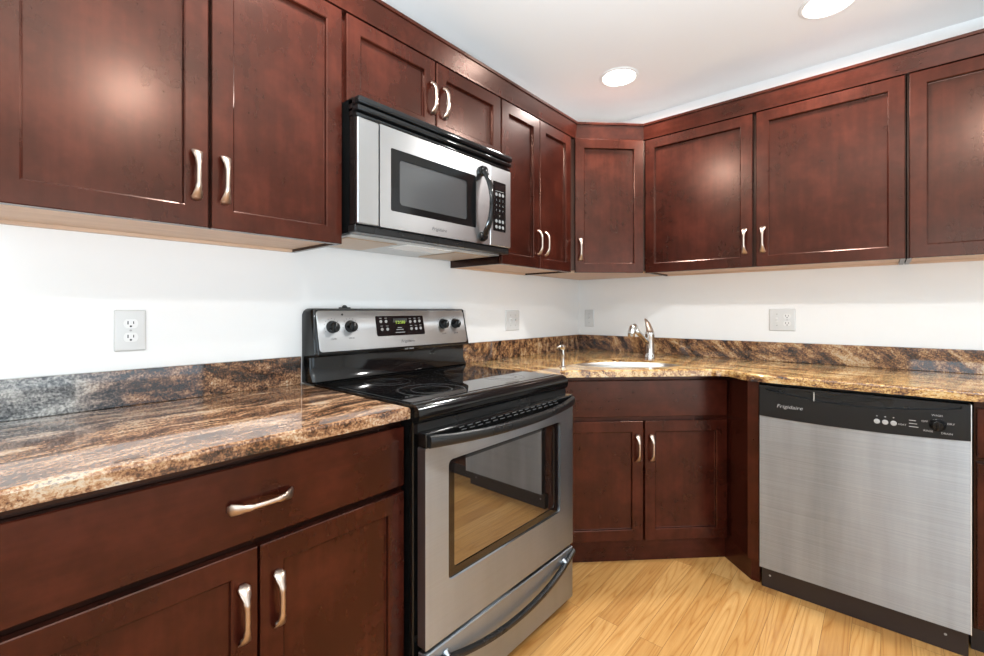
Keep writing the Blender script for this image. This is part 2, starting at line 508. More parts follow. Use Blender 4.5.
ZB, ZT = 1.398, 2.147
DU = .334                      # front plane of the upper doors
def upper(fr, label, a0, a1, z0, doors, group='dark cherry wall cabinets', z1=ZT, dep=DU - .021, frame_a=None, poly=None, dbase=.0015):
    t = thing('wall_cabinet', label, 'cabinet', fr, (a0 + a1) / 2, dbase, z0, group)
    bm = NB()
    if poly:
        prism(bm, poly, z0 + .014, z1 + .003)
        obj('carcass', bm, M['cherry_shade'], t, fr='W')
    else:
        box(bm, a0, a0 + .016, dbase, dep, z0, z1 + .003); box(bm, a1 - .016, a1, dbase, dep, z0, z1 + .003)
        box(bm, a0 + .016, a1 - .016, dbase, dep - .018, z0 + .014, z1 + .003)
        box(bm, a0 + .016, a1 - .016, dep - .018, dep, z0 + .002, z1 + .003)
        obj('carcass', bm, M['cherry_shade'], t)
    if not poly:
        bm = NB(); box(bm, a0 + .017, a1 - .017, dbase + .02, dep - .019, z0 + .009, z0 + .0135)
        box(bm, a0 + .017, a1 - .017, dbase, dbase + .018, z0 - .0, z0 + .0135)
        obj('underside_panel', bm, M['ply'], t, label='pale plywood underside')
    for (p0, p1, hz) in doors:
        dr = door_panel(t, p0, p1, z0 + (.0 if not poly else 0), z1, dep + .001)
        if hz is not None: pull(dr, hz, z0 + .128 if z1 - z0 > .5 else z0 + .148, dep + .021)
    return t

# left wall
upper('A', 'large two-door cherry wall cabinet left of the microwave, above the double socket', -2.818, -2.050, ZB,
      [(-2.815, -2.430, -2.459), (-2.422, -2.053, -2.394)])
t = thing('wall_cabinet', 'short two-door cherry wall cabinet directly above the microwave', 'cabinet', 'A', -1.648, .0015, 1.862, 'dark cherry wall cabinets')
b = NB(); box(b, -2.044, -1.262, .0015, .313, 1.862, ZT + .003); obj('carcass', b, M['cherry'], t)
for p0, p1, hz in ((-2.036, -1.656, -1.675), (-1.648, -1.263, -1.612)):
    dr = door_panel(t, p0, p1, 1.864, ZT, .314); pull(dr, hz, 1.998, .334)
upper('A', 'narrow two-door cherry wall cabinet right of the microwave', -1.259, -.642, ZB,
      [(-1.254, -.957, -.973), (-.953, -.657, -.911)])
# corner, set across the angle of the walls
poly = [(.0015, -.0015), (.0015, -.638), (.3125, -.638), (.331, -.617), (.617, -.331), (.616, -.3125), (.616, -.0015)]
t = upper('D', 'single-door cherry corner wall cabinet set diagonally above the sink', -.20, .195, ZB,
          [(-.200, .190, -.172)], poly=poly, dep=.6625)
b = NB(); prism(b, [(.02, -.02), (.02, -.61), (.30, -.61), (.335, -.592), (.592, -.335), (.60, -.30), (.60, -.02)], ZB + .002, ZB + .0135)
obj('underside_panel', b, M['ply'], t, fr='W', label='pale plywood underside')
# right wall
upper('B', 'wide two-door cherry wall cabinet above the dishwasher, right of the corner cabinet', .6185, 1.7085, ZB,
      [(.622, 1.156, 1.124), (1.173, 1.706, 1.203)])
upper('B', 'cherry wall cabinet cut off by the right edge of the photo', 1.7125, 2.27, ZB, [(1.719, 2.266, 2.232)])

# crown riser along the tops of the wall cabinets
b = NB(); loops = []
for z, o in ((ZT + .0045, .012), (ZT + .0045, .3355), (ZT + .012, .337), (2.222, .352), (2.2245, .3575), (2.234, .3595), (2.236, .358), (2.236, .012)):
    k = .947 + (o - .334) * 1.41421 if o > .1 else .947 - .445
    pts = [(o, -2.83)]
    if o > .1: pts += [(o, -(k - o)), (k - o, -o)]
    else: pts += [(o, -(.947 - .334 + .0)), (.613, -o)]
    pts += [(2.285, -o)]
    loops.append([(x, y, z) for x, y in pts])
rings = [[b.verts.new(p) for p in l] for l in loops]
for i in range(len(rings)):
    A, B = rings[i], rings[(i + 1) % len(rings)]
    for j in range(3): b.faces.new((A[j], A[j + 1], B[j + 1], B[j]))
b.faces.new([r[0] for r in rings]); b.faces.new([r[-1] for r in rings])
tag(obj('crown_molding', b, M['cherry_h']), 'continuous dark cherry crown riser running along the tops of all wall cabinets', 'trim')

# ------------------------------------------------------------------ base cabinets
DB = .592      # face-frame plane
def base_cab(fr, label, a0, a1, dr, doors, group='dark cherry base cabinets', drz=(.690, .856), hl=.128):
    t = thing('base_cabinet', label, 'cabinet', fr, (a0 + a1) / 2, .0015, 0, group)
    b = NB(); box(b, a0, a1, .0015, DB, .105, .878); obj('carcass', b, M['cherry_shade'], t)
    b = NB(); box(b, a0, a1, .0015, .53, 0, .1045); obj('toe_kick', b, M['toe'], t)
    d0 = slab_front(t, dr[0], dr[1], drz[0], drz[1], DB + .001)
    if dr[2] is not None: pull(d0, dr[2], .772, DB + .021, False, hl + .01)
    for p0, p1, hz in doors:
        d_ = door_panel(t, p0, p1, .118, .672, DB + .001)
        pull(d_, hz, .541, DB + .021, True, hl)
    return t
base_cab('A', 'cherry base cabinet with one wide drawer over two doors, left of the stove', -2.812, -2.019,
         (-2.806, -2.023, -2.412), [(-2.806, -2.4185, -2.450), (-2.4135, -2.023, -2.377)])
base_cab('B', 'cherry base cabinet at the right edge, right of the dishwasher', 1.871, 2.33,
         (1.877, 2.324, 2.10), [(1.877, 2.324, 2.29)])

t = thing('base_cabinet', 'diagonal cherry sink base cabinet with a plain false front over two doors', 'cabinet', 'D', .02, .9, 0, 'dark cherry base cabinets')
# carcass: diagonal face set back between two returns that run out to the stove and the dishwasher
def Dp(lx, d): return ((lx + d) * .70710678, (lx - d) * .70710678)
def mirror(p): return (-p[1], -p[0])
FR_ = [Dp(.437, 1.083), (1.192, -.590), (1.192, -.606), (1.2335, -.606), (1.2335, -.0225)]
right = [Dp(.435, 1.083), (1.190, -.592), (1.192, -.608), (1.2345, -.608), (1.2345, -.0015)]
left = [mirror(p) for p in right]
left[2] = (.608, -1.192); left[3] = (.608, -1.2285); left[4] = (.0015, -1.2285)
b = NB(); prism(b, right + [(.0015, -.0015)] + left[::-1], .105, .70); 
obj('carcass', b, M['cherry'], t, fr='W')
b = NB()   # upper rails, open inside for the sink bowl
def wallstrip(bm, p, q, th, z0, z1):
    p, q = Vector(p), Vector(q); n = Vector((-(q - p).y, (q - p).x)).normalized() * th
    prism(bm, [tuple(p), tuple(q), tuple(q + n), tuple(p + n)], z0, z1)
wallstrip(b, left[0], right[0], .018, .7002, .878)
wallstrip(b, right[0], right[1], .018, .7002, .878); wallstrip(b, right[2], right[3], .018, .7002, .878)
wallstrip(b, left[1], left[0], .018, .7002, .878); wallstrip(b, left[3], left[2], .018, .7002, .878)
obj('face_frame', b, M['cherry'], t, fr='W')
kr = [Dp(.430, 1.073), (1.200, -.578), (1.2345, -.578), (1.2345, -.0015)]
kl = [mirror(p) for p in kr]; kl[2] = (.578, -1.2285); kl[3] = (.0015, -1.2285)
b = NB(); prism(b, kr + [(.0015, -.0015)] + kl[::-1], 0, .1045); obj('toe_kick', b, M['cherry_h'], t, fr='W')
slab_front(t, -.385, .424, .688, .858, 1.084, name='false_drawer_front')
for p0, p1, hz in ((-.385, .0155, -.0125), (.0235, .424, .0545)):
    d_ = door_panel(t, p0, p1, .108, .668, 1.084)
    pull(d_, hz, .541, 1.104)

# ------------------------------------------------------------------ countertops and backsplashes
def offset_poly(poly, ins):
    n = len(poly); out = []
    for i in range(n):
        p0, p1, p2 = Vector(poly[i - 1]), Vector(poly[i]), Vector(poly[(i + 1) % n])
        e1, e2 = (p1 - p0).normalized(), (p2 - p1).normalized()
        n1, n2 = Vector((-e1.y, e1.x)), Vector((-e2.y, e2.x))
        m = (n1 + n2); m = m / max(.2, m.dot(n1)) if m.length > 1e-6 else n1
        out.append(tuple(p1 + m * ins))
    return out
def slab(bm, poly, hole, z0, z1):
    """poly counter-clockwise; eased upper edge; optional oval opening"""
    ins = [(0, z0), (0, z1 - .007), (.0022, z1 - .0022), (.007, z1)]
    rings = [[bm.verts.new((x, y, z)) for x, y in offset_poly(poly, i)] for i, z in ins]
    for A, B in zip(rings, rings[1:]):
        for i in range(len(A)):
            j = (i + 1) % len(A); bm.faces.new((A[i], A[j], B[j], B[i]))
    def edges(r): return [bm.edges.get((r[i], r[(i + 1) % len(r)])) or bm.edges.new((r[i], r[(i + 1) % len(r)])) for i in range(len(r))]
    top, bot = edges(rings[-1]), edges(rings[0])
    if hole:
        ht = [bm.verts.new((x, y, z1)) for x, y in hole]; hb = [bm.verts.new((x, y, z0)) for x, y in hole]
        for i in range(len(ht)):
            j = (i + 1) % len(ht); bm.faces.new((ht[i], hb[i], hb[j], ht[j]))
        top += edges(ht); bot += edges(hb)
    bmesh.ops.triangle_fill(bm, use_beauty=True, edges=top)
    bmesh.ops.triangle_fill(bm, use_beauty=True, edges=bot)
Z0, Z1 = .8815, .9135
b = NB(); slab(b, [(.0015, -2.845), (.636, -2.845), (.636, -2.0195), (.0015, -2.0195)], None, Z0, Z1)
tag(obj('granite_countertop', b, M['gr_left']), 'granite countertop left of the stove, grey brown and rust streaked', 'countertop', 'granite countertops')
# sink opening: oval along the diagonal
def oval(c, ra, rb, n=48):
    u, v = Vector((.7071, .7071)), Vector((.7071, -.7071))
    return [tuple(Vector(c) + u * (ra * math.cos(2 * math.pi * k / n)) + v * (rb * math.copysign(abs(math.sin(2 * math.pi * k / n)) ** .85, math.sin(2 * math.pi * k / n)))) for k in range(n)]
SC = (.650, -.634)
KE = 1.622
arc = []
P0, P1, P2 = Vector((1.075, 1.075 - KE)), Vector((1.150, 1.150 - KE - .03)), Vector((1.265, -.636))
P0 = Vector((1.06, 1.06 - KE)); P1 = Vector((1.105, -.517)); P2 = Vector((1.185, -.636 + .012))
for p0, p1, p2, p3 in (((1.055, 1.055 - KE), (1.105, 1.105 - KE), (1.135, -.578), (1.170, -.612)), ((1.170, -.612), (1.19, -.63), (1.22, -.6375), (1.275, -.6375))):
    for k in range(8):
        s = k / 8
        arc.append(tuple(sum((Vector(q) * w for q, w in zip((p0, p1, p2, p3), ((1 - s) ** 3, 3 * s * (1 - s) ** 2, 3 * s * s * (1 - s), s ** 3))), Vector((0, 0)))))
arc.append((1.275, -.6375))
la = [mirror(p) for p in arc]
la = [p for p in la if p[1] > -1.222]
cut = (la[-1][0] + .012, -1.2285)
outer = [(.0015, -.0015), (.0015, -1.2285), cut] + la[::-1] + arc + [(2.36, -.6375), (2.36, -.0015)]
b = NB(); slab(b, outer, oval(SC, .275, .165), Z0, Z1)
tag(obj('granite_countertop', b, M['gr_right']), 'golden brown granite countertop around the corner sink and over the dishwasher', 'countertop', 'granite countertops')
def splash(fr, a0, a1, mat, label):
    b = NB(); box(b, a0, a1, .0015, .0215, Z1 + .0005, 1.0163, .0015)
    tag(obj('granite_backsplash', b, mat, fr=fr), label, 'backsplash', 'granite backsplashes')
splash('A', -2.845, -2.035, M['gr_lsplash'], 'low granite backsplash strip left of the stove, under the double socket')
splash('A', -1.2285, -.0015, M['gr_rsplash'], 'low granite backsplash strip between the stove and the corner')
splash('B', .0225, 2.36, M['gr_rsplash'], 'long low granite backsplash behind the faucet and dishwasher')

# ------------------------------------------------------------------ sink, faucet, soap pump
t = thing('corner_sink', 'oval stainless undermount sink set in the corner granite countertop', 'sink', 'W', SC[0], SC[1], .70)
b = NB(); rings = []
for ra, rb, z in ((.2742, .1642, .880), (.2742, .1642, .9015), (.2725, .1625, .9035), (.2695, .1595, .9025), (.2685, .1585, .872), (.260, .150, .77), (.245, .135, .735), (.10, .05, .726), (.045, .045, .724), (.04, .04, .716)):
    rings.append([(x, y, z) for x, y in oval(SC, ra, rb)])
loft(b, rings, cap0=False)
obj('bowl', b, M['sink'], t, smooth='all', recalc=True)
b = NB(); lathe(b, [(.030, 0), (.033, .003), (.022, .004), (.012, .002)], (SC[0], SC[1], .7185)); obj('drain', b, M['chrome'], t)

FX, FY = .620, -.262
t = thing('kitchen_faucet', 'chrome single-lever faucet with angled pull-out spout behind the sink', 'faucet', 'W', FX, FY, Z1)
b = NB(); lathe(b, [(.030, .0005), (.030, .006), (.026, .012), (.0245, .03), (.0245, .115), (.0265, .128), (.026, .145), (.016, .154)], (FX, FY, Z1)); obj('body', b, M['chrome'], t, smooth=True)
b = NB(); sd = Vector((-.28, -.96, 0)).normalized()
P = lambda h, z: (FX + sd.x * h, FY + sd.y * h, z)
tube(b, [P(.0, .985), P(.05, 1.024), P(.10, 1.060), P(.125, 1.078)], [.0125, .0135, .0145, .0155], 16); obj('spout', b, M['chrome'], t, smooth='all')
b = NB(); tube(b, [P(.118, 1.090), P(.128, 1.094), P(.146, 1.087), P(.156, 1.062), P(.158, 1.035)], [.012, .0185, .021, .021, .019], 18); obj('spray_head', b, M['chrome'], t, smooth='all')
b = NB(); tube(b, [(FX + .004, FY, 1.055), (FX - .004, FY + .002, 1.080), (FX - .014, FY + .004, 1.110), (FX - .024, FY + .006, 1.128), (FX - .031, FY + .006, 1.137)], [(.020, .024), (.018, .023), (.013, .020), (.008, .015), (.004, .009)], 14); obj('lever', b, M['nickel'], t, smooth='all')
SX, SY = .487, -.985
t = thing('soap_dispenser', 'small slim chrome soap pump on the granite left of the sink', 'soap dispenser', 'W', SX, SY, Z1)
b = NB(); lathe(b, [(.016, .0005), (.016, .004), (.009, .008), (.0075, .05), (.0085, .055), (.0085, .085)], (SX, SY, Z1), n=18); obj('stem', b, M['chrome'], t, smooth=True)
b = NB(); lathe(b, [(.0085, .0855), (.0125, .09), (.0135, .102), (.008, .108)], (SX, SY, Z1), n=18)
tube(b, [(SX, SY, Z1 + .098), (SX - .012, SY - .016, Z1 + .100), (SX - .014, SY - .026, Z1 + .094)], [.006, .005, .0045], 10); obj('pump_head', b, M['chrome'], t, smooth=True)

# ------------------------------------------------------------------ stove
RA0, RA1 = -2.0125, -1.2315
t = thing('electric_stove', 'freestanding stainless and black electric stove with glass cooktop', 'stove', 'A', (RA0 + RA1) / 2, .35, 0)
b = NB(); box(b, RA0, RA1, .025, .639, .03, .892, .003)
obj('body', b, M['black'], t)
for a in (RA0 + .05, RA1 - .05):
    for d in (.08, .60):
        b = NB(); lathe(b, [(.018, 0), (.018, .03)], (a, d, 0), n=14); obj('levelling_foot', b, M['blackm'], t)
# cooktop with rolled front nose
b = NB(); prof = [(.075, .893), (.625, .893), (.637, .868), (.650, .866), (.662, .872), (.667, .886), (.665, .903), (.656, .915), (.640, .9205), (.620, .919), (.590, .9165), (.075, .9165)]
loft(b, [[(a, d, z) for d, z in prof] for a in (RA0 + .0005, RA0 + .004, RA1 - .004, RA1 - .0005)])
obj('cooktop', b, M['black'], t, smooth=True)
b = NB(); box(b, RA0 + .018, RA1 - .018, .10, .612, .9168, .9195, .001); obj('glass_surface', b, M['cook'], t)
for a, d, r in ((RA0 + .20, .49, .115), (RA0 + .20, .245, .085), (RA1 - .20, .49, .085), (RA1 - .20, .245, .115)):
    b = NB()
    for rr in (r, r * .62):
        n = 48
        A = [(a + rr * math.cos(2 * math.pi * k / n), d + rr * math.sin(2 * math.pi * k / n)) for k in range(n)]
        B = [(a + (rr - .004) * math.cos(2 * math.pi * k / n), d + (rr - .004) * math.sin(2 * math.pi * k / n)) for k in range(n)]
        rings = [[b.verts.new((x, y, z)) for x, y in l] for l, z in ((A, .9195), (A, .9198), (B, .9198), (B, .9195))]
        for q in range(3):
            for i in range(n): b.faces.new((rings[q][i], rings[q][(i + 1) % n], rings[q + 1][(i + 1) % n], rings[q + 1][i]))
    obj('burner_ring', b, M['ring'], t)
# vent strip under the nose
b = NB(); box(b, RA0 + .003, RA1 - .003, .640, .656, .838, .8675); obj('vent_strip', b, M['blackm'], t)
# oven door
dz0, dz1 = .246, .846
b = NB()
wo = rrect(RA0 + .090, RA1 - .093, .402, .752, .016, 5)
oo = []
for x, z in wo:      # matching outline on the door edge, same point count
    oo.append((x, z))
A0, A1 = RA0 + .002, RA1 - .002
def outer_match(inner, a0, a1, z0, z1):
    n = len(inner) // 4; out = []
    for q, (cx, cz) in enumerate(((a1, z1), (a0, z1), (a0, z0), (a1, z0))):
        out += [(cx, cz)] * n
    return out
ro = rrect(A0, A1, dz0, .8035, .004, 5)
frame_ring(b, ro, wo, .657, .690)
door = obj('oven_door', b, M['steel'], t)
b = NB(); wi = rrect(RA0 + .1185, RA1 - .128, .428, .738, .012, 5)
frame_ring(b, rrect(RA0 + .0905, RA1 - .0935, .4025, .7515, .016, 5), wi, .660, .684)
obj('window_border', b, M['ovenin'], door)
b = NB(); box(b, RA0 + .118, RA1 - .127, .662, .6815, .4275, .7385); obj('window_glass', b, M['ovenglass'], door)
b = NB(); box(b, A0, A1, .656, .692, .804, dz1, .004, 2)
obj('door_top_band', b, M['black'], door)
# slots in the top band
b = NB()
for k in range(15):
    a = RA0 + .13 + k * .036
    for dz in (.0, -.009): box(b, a + (.01 if dz else 0), a + .022 + (.01 if dz else 0), .6915, .6924, .8375 + dz, .8405 + dz)
obj('vent_slots', b, M['slotgrey'], door)
b = NB(); loops = []
n = 29
for i in range(n):
    s = -1 + 2 * i / (n - 1)
    a = (A0 + A1) / 2 + s * (A1 - A0 - .016) / 2
    out = .690 + .006 + .040 * max(0, 1 - abs(s) ** 2.4)
    zc = .823 - .010 * (1 - s * s)
    hh = .015 + .003 * abs(s) ** 4
    th = .016
    l = []
    for k in range(14):
        w = 2 * math.pi * k / 14
        l.append((a, out + th * .62 * math.copysign(abs(math.cos(w)) ** .7, math.cos(w)), zc + hh * math.copysign(abs(math.sin(w)) ** .7, math.sin(w))))
    loops.append(l)
loft(b, loops); obj('door_handle', b, M['blackm'], door, smooth=True, label='black bowed handle bar')
# storage drawer
b = NB(); box(b, A0, A1, .657, .690, .028, .232, .003)
drw = obj('storage_drawer', b, M['steel'], t)
b = NB(); loops = []
for i in range(n):
    s = -1 + 2 * i / (n - 1)
    a = (A0 + A1) / 2 + s * (A1 - A0 - .004) / 2
    zc = .214 - .060 * max(0, 1 - abs(s) ** 2.0)
    out = .693 + .022 * max(0, 1 - abs(s) ** 2.6)
    hh = .010
    l = []
    for k in range(12):
        w = 2 * math.pi * k / 12
        l.append((a, out + .011 * math.cos(w), zc + hh * math.copysign(abs(math.sin(w)) ** .7, math.sin(w))))
    loops.append(l)
loft(b, loops); obj('drawer_handle', b, M['blackm'], drw, smooth=True, label='black sagging bow handle')
for s in (-1, 1):
    a = (A0 + A1) / 2 + s * .315; b = NB()
    tube(b, [(a, .690, .206), (a, .704, .197)], [.012, .009], 10)
    obj('handle_mount', b, M['steel'], drw, smooth=True)
# backguard
b = NB(); prof = [(.002, .9175), (.085, .9175), (.088, .925), (.068, .955), (.066, 1.012), (.102, 1.020), (.104, 1.030), (.068, 1.188), (.058, 1.1935), (.020, 1.1935), (.004, 1.180)]
loops = []
for a, sh in ((RA0 - .010, .010), (RA0 - .004, .003), (RA0 + .004, 0), (RA1 - .004, 0), (RA1 - .001, .003), (RA1 - .0005, .010)):
    loops.append([(a, max(.002, d - sh * .7), z - (sh if z > 1.1 else 0)) for d, z in prof])
loft(b, loops); bg = obj('backguard', b, M['black'], t, smooth=True)
b = NB(); rplate(b, RA0 + .006, RA1 - .014, 1.033, 1.185, .0665, .0735, .014, .0015, lean=.033)
obj('control_fascia', b, M['steel_f'], bg, smooth=True, label='stainless control panel')
def face(z): return .0735 + .033 * (1 - (z - 1.033) / .152)
LEAN = .033 / .152
b = NB(); rplate(b, -1.756, -1.505, 1.0805, 1.163, face(1.163) - .002, face(1.163) + .0012, .007, .0006, lean=(face(1.0805) - face(1.163)))
obj('clock_panel', b, M['lcd'], bg)
b = NB(); box(b, -1.672, -1.598, face(1.14) + .000, face(1.14) + .0022, 1.122, 1.152); obj('display_window', b, M['ovenin'], bg)
b = NB(); text_bm(b, '15:00', .024, -1.635, face(1.137) + .0022, 1.137, LEAN, xs=1.0); obj('display_digits', b, M['led'], bg, recalc=False, label='green lit clock digits')
for a, z in ((-1.732, 1.140), (-1.706, 1.140), (-1.730, 1.108), (-1.703, 1.108), (-1.580, 1.137), (-1.554, 1.138), (-1.529, 1.139), (-1.578, 1.107), (-1.552, 1.107), (-1.527, 1.108)):
    b = NB(); lathe(b, [(.0065, 0), (.0065, .0012), (.0055, .0018)], (a, face(z) + .0012, z), 'd', 14)
    box(b, a - .006, a + .006, face(z + .014) + .0012, face(z + .014) + .0016, z + .0125, z + .0145)
    obj('touch_key', b, M['mark'], bg)
b = NB()
for z, w in ((1.112, .022), (1.104, .036), (1.092, .050)): box(b, -1.64 - w / 2, -1.64 + w / 2, face(z) + .0010, face(z) + .0017, z, z + .0025)
obj('printed_legend', b, M['mark'], bg)
b = NB(); text_bm(b, 'Frigidaire', .0165, -1.605, face(1.0555), 1.0555, LEAN, shear=.2, xs=1.15); obj('logo_lettering', b, M['markd'], bg, recalc=False)
b = NB(); text_bm(b, 'self clean', .011, -1.60, .1035, 1.0235, .15, shear=.2, xs=1.2); obj('small_lettering', b, M['mark'], bg, recalc=False)
for ka in (-1.948, -1.872, -1.390, -1.313):
    kz = 1.1235
    b = NB(); lathe(b, [(.0245, 0), (.0245, .004), (.0215, .010), (.0195, .024), (.017, .027)], (ka, face(kz) - .001, kz), 'd', 26)
    box(b, ka - .0055, ka + .0055, face(kz) + .024, face(kz) + .032, kz - .018, kz + .018, .002)
    kn = obj('burner_knob', b, M['black'], bg, smooth=True)
    b = NB(); box(b, ka - .001, ka + .001, face(kz) + .0318, face(kz) + .0324, kz + .004, kz + .016); obj('pointer', b, M['mark'], kn)
for ka in (-1.948, -1.872, -1.390, -1.313):
    b = NB()
    for k in range(11):
        an = R(-120 + 24 * k); r = .032
        x, z = ka + r * math.sin(an), 1.1235 + r * math.cos(an)
        box(b, x - .0012, x + .0012, face(z) - .0005, face(z) + .0005, z - .0012, z + .0012)
    obj('dial_marking', b, M['markd'], bg, recalc=False)
    b = NB(); text_bm(b, 'LO HI', .009, ka, face(1.079), 1.079, LEAN); obj('dial_lettering', b, M['markd'], bg, recalc=False)
b = NB(); lathe(b, [(.0038, 0), (.0038, .002), (.002, .003)], (-1.902, face(1.170) - .0005, 1.170), 'd', 12); obj('indicator_lamp', b, M['slot'], bg)
b = NB(); box(b, -1.885, -1.847, .020, .050, 1.1925, 1.198, .002); lathe(b, [(.010, 0), (.010, .004), (.005, .009)], (-1.866, .035, 1.1975), 'z', 14); obj('top_clip', b, M['blackm'], bg)

# ------------------------------------------------------------------ microwave
MA0, MA1, MD = -2.040, -1.2705, .400
t = thing('microwave', 'stainless over-the-range microwave with black vent hung above the stove', 'microwave', 'A', (MA0 + MA1) / 2, .2, 1.43)
b = NB(); box(b, MA0, MA1, .003, .345, 1.434, 1.8605); box(b, MA0 + .0005, MA1 - .0005, .3455, .386, 1.4585, 1.7955); obj('body', b, M['black'], t)
b = NB(); box(b, MA0 - .0, MA1, .345, .388, 1.434, 1.458, .003)
obj('bottom_trim', b, M['blackm'], t)
# vent grille: three rounded louvres
b = NB(); box(b, MA0, MA1, .345, .372, 1.796, 1.8605)
for z0, z1, dd in ((1.7965, 1.811, .396), (1.815, 1.833, .404), (1.837, 1.8600, .408)):
    box(b, MA0 + .0, MA1, .346, dd, z0, z1, .005, 2)
obj('vent_grille', b, M['black'], t, smooth=True)
b = NB(); box(b, MA0 + .002, MA0 + .0815, .3865, MD, 1.4595, 1.795, .003); obj('side_trim', b, M['steel_mw'], t)
# door with window opening
d0, d1 = MA0 + .084, MA0 + .6285
b = NB(); wo = rrect(MA0 + .1275, MA0 + .5435, 1.519, 1.7295, .006, 5)
frame_ring(b, rrect(d0, d1, 1.4595, 1.795, .003, 5), wo, .3865, MD)
door = obj('door', b, M['steel_mw'], t)
b = NB(); wi = rrect(MA0 + .1645, MA0 + .4935, 1.5445, 1.6985, .014, 5)
frame_ring(b, rrect(MA0 + .128, MA0 + .543, 1.5195, 1.729, .006, 5), wi, .3865, MD - .001); obj('window_border', b, M['black'], door)
b = NB(); box(b, MA0 + .16, MA0 + .498, .3862, MD - .005, 1.541, 1.702); obj('window_screen', b, M['mwglass'], door)
b = NB(); text_bm(b, 'Frigidaire', .017, MA0 + .345, MD, 1.484, 0, shear=.2, xs=1.15); obj('logo_lettering', b, M['markd'], door, recalc=False)
# curved handle
b = NB(); pts = []; rad = []
for i in range(21):
    s = -1 + 2 * i / 20
    z = 1.622 + s * .138
    pts.append((MA0 + .578 + .006 * (1 - s * s), MD + .009 + .042 * (1 - abs(s) ** 2.2), z))
    rad.append((.0085, .0145 + .003 * abs(s) ** 3))
tube(b, pts, rad, 14, up=(0, 1, .0001))
for s in (-1, 1): lathe(b, [(.021, .0003), (.021, .010), (.016, .020)], (MA0 + .578, MD, 1.622 + s * .134), 'd', 18)
obj('door_handle', b, M['black'], door, smooth=True, label='black curved handle')
b = NB(); box(b, MA0 + .6305, MA1 - .002, .3865, MD, 1.4595, 1.795, .003); cp = obj('control_panel', b, M['steel_mw'], t)
b = NB(); rplate(b, MA0 + .648, MA0 + .731, 1.523, 1.734, MD - .001, MD + .0012, .004, .0005); obj('keypad', b, M['black'], cp)
b = NB(); box(b, MA0 + .658, MA0 + .721, MD + .001, MD + .0016, 1.698, 1.724); obj('display_window', b, M['lcd'], cp)
b = NB()
for r, z in enumerate((1.679, 1.655, 1.633, 1.611, 1.589, 1.5655, 1.541)):
    for c in range(3):
        a = MA0 + .668 + c * .0215
        big = r in (0, 5, 6)
        if big: lathe(b, [(.0075, 0), (.0075, .0006), (.006, .001)], (a, MD + .0012, z), 'd', 12)
        else: text_bm(b, '789456123 0 '[(3 - ((r - 1) % 4)) * 3 - 3 + c] if False else str((r - 1) * 3 + c + 1) if r < 4 else (' ', '0', ' ')[c], .012, a, MD + .0012, z)
box(b, MA0 + .662, MA0 + .717, MD + .0012, MD + .0016, 1.6925, 1.6945)
obj('keypad_marks', b, M['markdim'], cp, recalc=False)
# underside: pan, filters, lamp
b = NB(); box(b, MA0 + .012, MA1 - .012, .012, .34, 1.4305, 1.4338); us = obj('hood_pan', b, M['cav'], t)
for a0, a1 in ((MA0 + .03, MA0 + .235), (MA1 - .235, MA1 - .03)):
    b = NB(); box(b, a0, a1, .05, .29, 1.4275, 1.4303, .001); obj('grease_filter', b, M['grille'], us, label='tan mesh grease filter')
b = NB(); box(b, MA0 + .265, MA0 + .50, .19, .31, 1.4275, 1.4303, .001); obj('lamp_lens', b, M['lamplens'], us)

# ------------------------------------------------------------------ dishwasher
WA0, WA1, WD = 1.2395, 1.8625, .635
t = thing('dishwasher', 'stainless dishwasher with black control panel under the right countertop', 'dishwasher', 'B', (WA0 + WA1) / 2, .3, 0)
b = NB(); box(b, WA0 + .002, WA1 - .002, .03, .585, .1, .872); obj('tub', b, M['gap'], t)
b = NB(); box(b, WA0 + .004, WA1 - .004, .03, .598, .0, .094, .002)
kp = obj('kick_plate', b, M['toe'], t)
for a in (WA0 + .035, WA1 - .06):
    b = NB(); lathe(b, [(.004, 0), (.004, .0012), (.003, .002)], (a, .598, .055), 'd', 14); obj('screw', b, M['mark'], kp)
# door skin whose top edge sags in a shallow arc under the control panel
def sag(s): return .744 - .010 * (1 - s * s) + .003 * s
n = 25
b = NB(); top = [(WA0 + .003 + (WA1 - WA0 - .006) * i / (n - 1), sag(-1 + 2 * i / (n - 1))) for i in range(n)]
pl = [(WA0 + .003, .099), (WA1 - .003, .099)] + top[::-1]
loft(b, [[(x, d, z) for x, z in pl] for d in (.586, WD)])
door = obj('door_panel', b, M['steel_v'], t)
b = NB(); box(b, WA1 - .0027, WA1 - .0005, .588, WD + .002, .099, .869); obj('edge_trim', b, M['trimsteel'], door, label='bright steel edge strip')
b = NB()
gr = [(WA0 + .025 + (WA1 - WA0 - .05) * i / (n - 1), .853 - .030 * (1 - (-1 + 2 * i / (n - 1)) ** 2)) for i in range(n)]
low = [(x, z + .0012) for x, z in top]
# body of control panel: below the scooped recess, plus rim above
pl = low + [(WA1 - .003, .869), (WA1 - .024, .869)] + [(x, z) for x, z in gr[::-1]] + [(WA0 + .024, .869), (WA0 + .003, .869)]
loft(b, [[(x, d, z) for x, z in pl] for d in (.586, WD + .004)])
cp = obj('control_panel', b, M['dwpanel'], t)
b = NB(); box(b, WA0 + .02, WA1 - .02, .586, WD - .012, .822, .8685)
obj('grip_recess', b, M['blackm'], cp)
b = NB(); box(b, WA0 + .0245, WA1 - .0245, WD - .012, WD + .004, .862, .869); obj('top_rim', b, M['dwpanel'], cp)
b = NB(); cx = (WA0 + WA1) / 2 - .025
pl = [(cx - .125, .8605), (cx - .095, .853), (cx - .05, .842), (cx, .8375), (cx + .06, .840), (cx + .10, .850), (cx + .135, .8605)]
loft(b, [[(x, d, z) for x, z in pl] for d in (WD - .0115, WD - .002)]); obj('door_latch_grip', b, M['black'], cp)
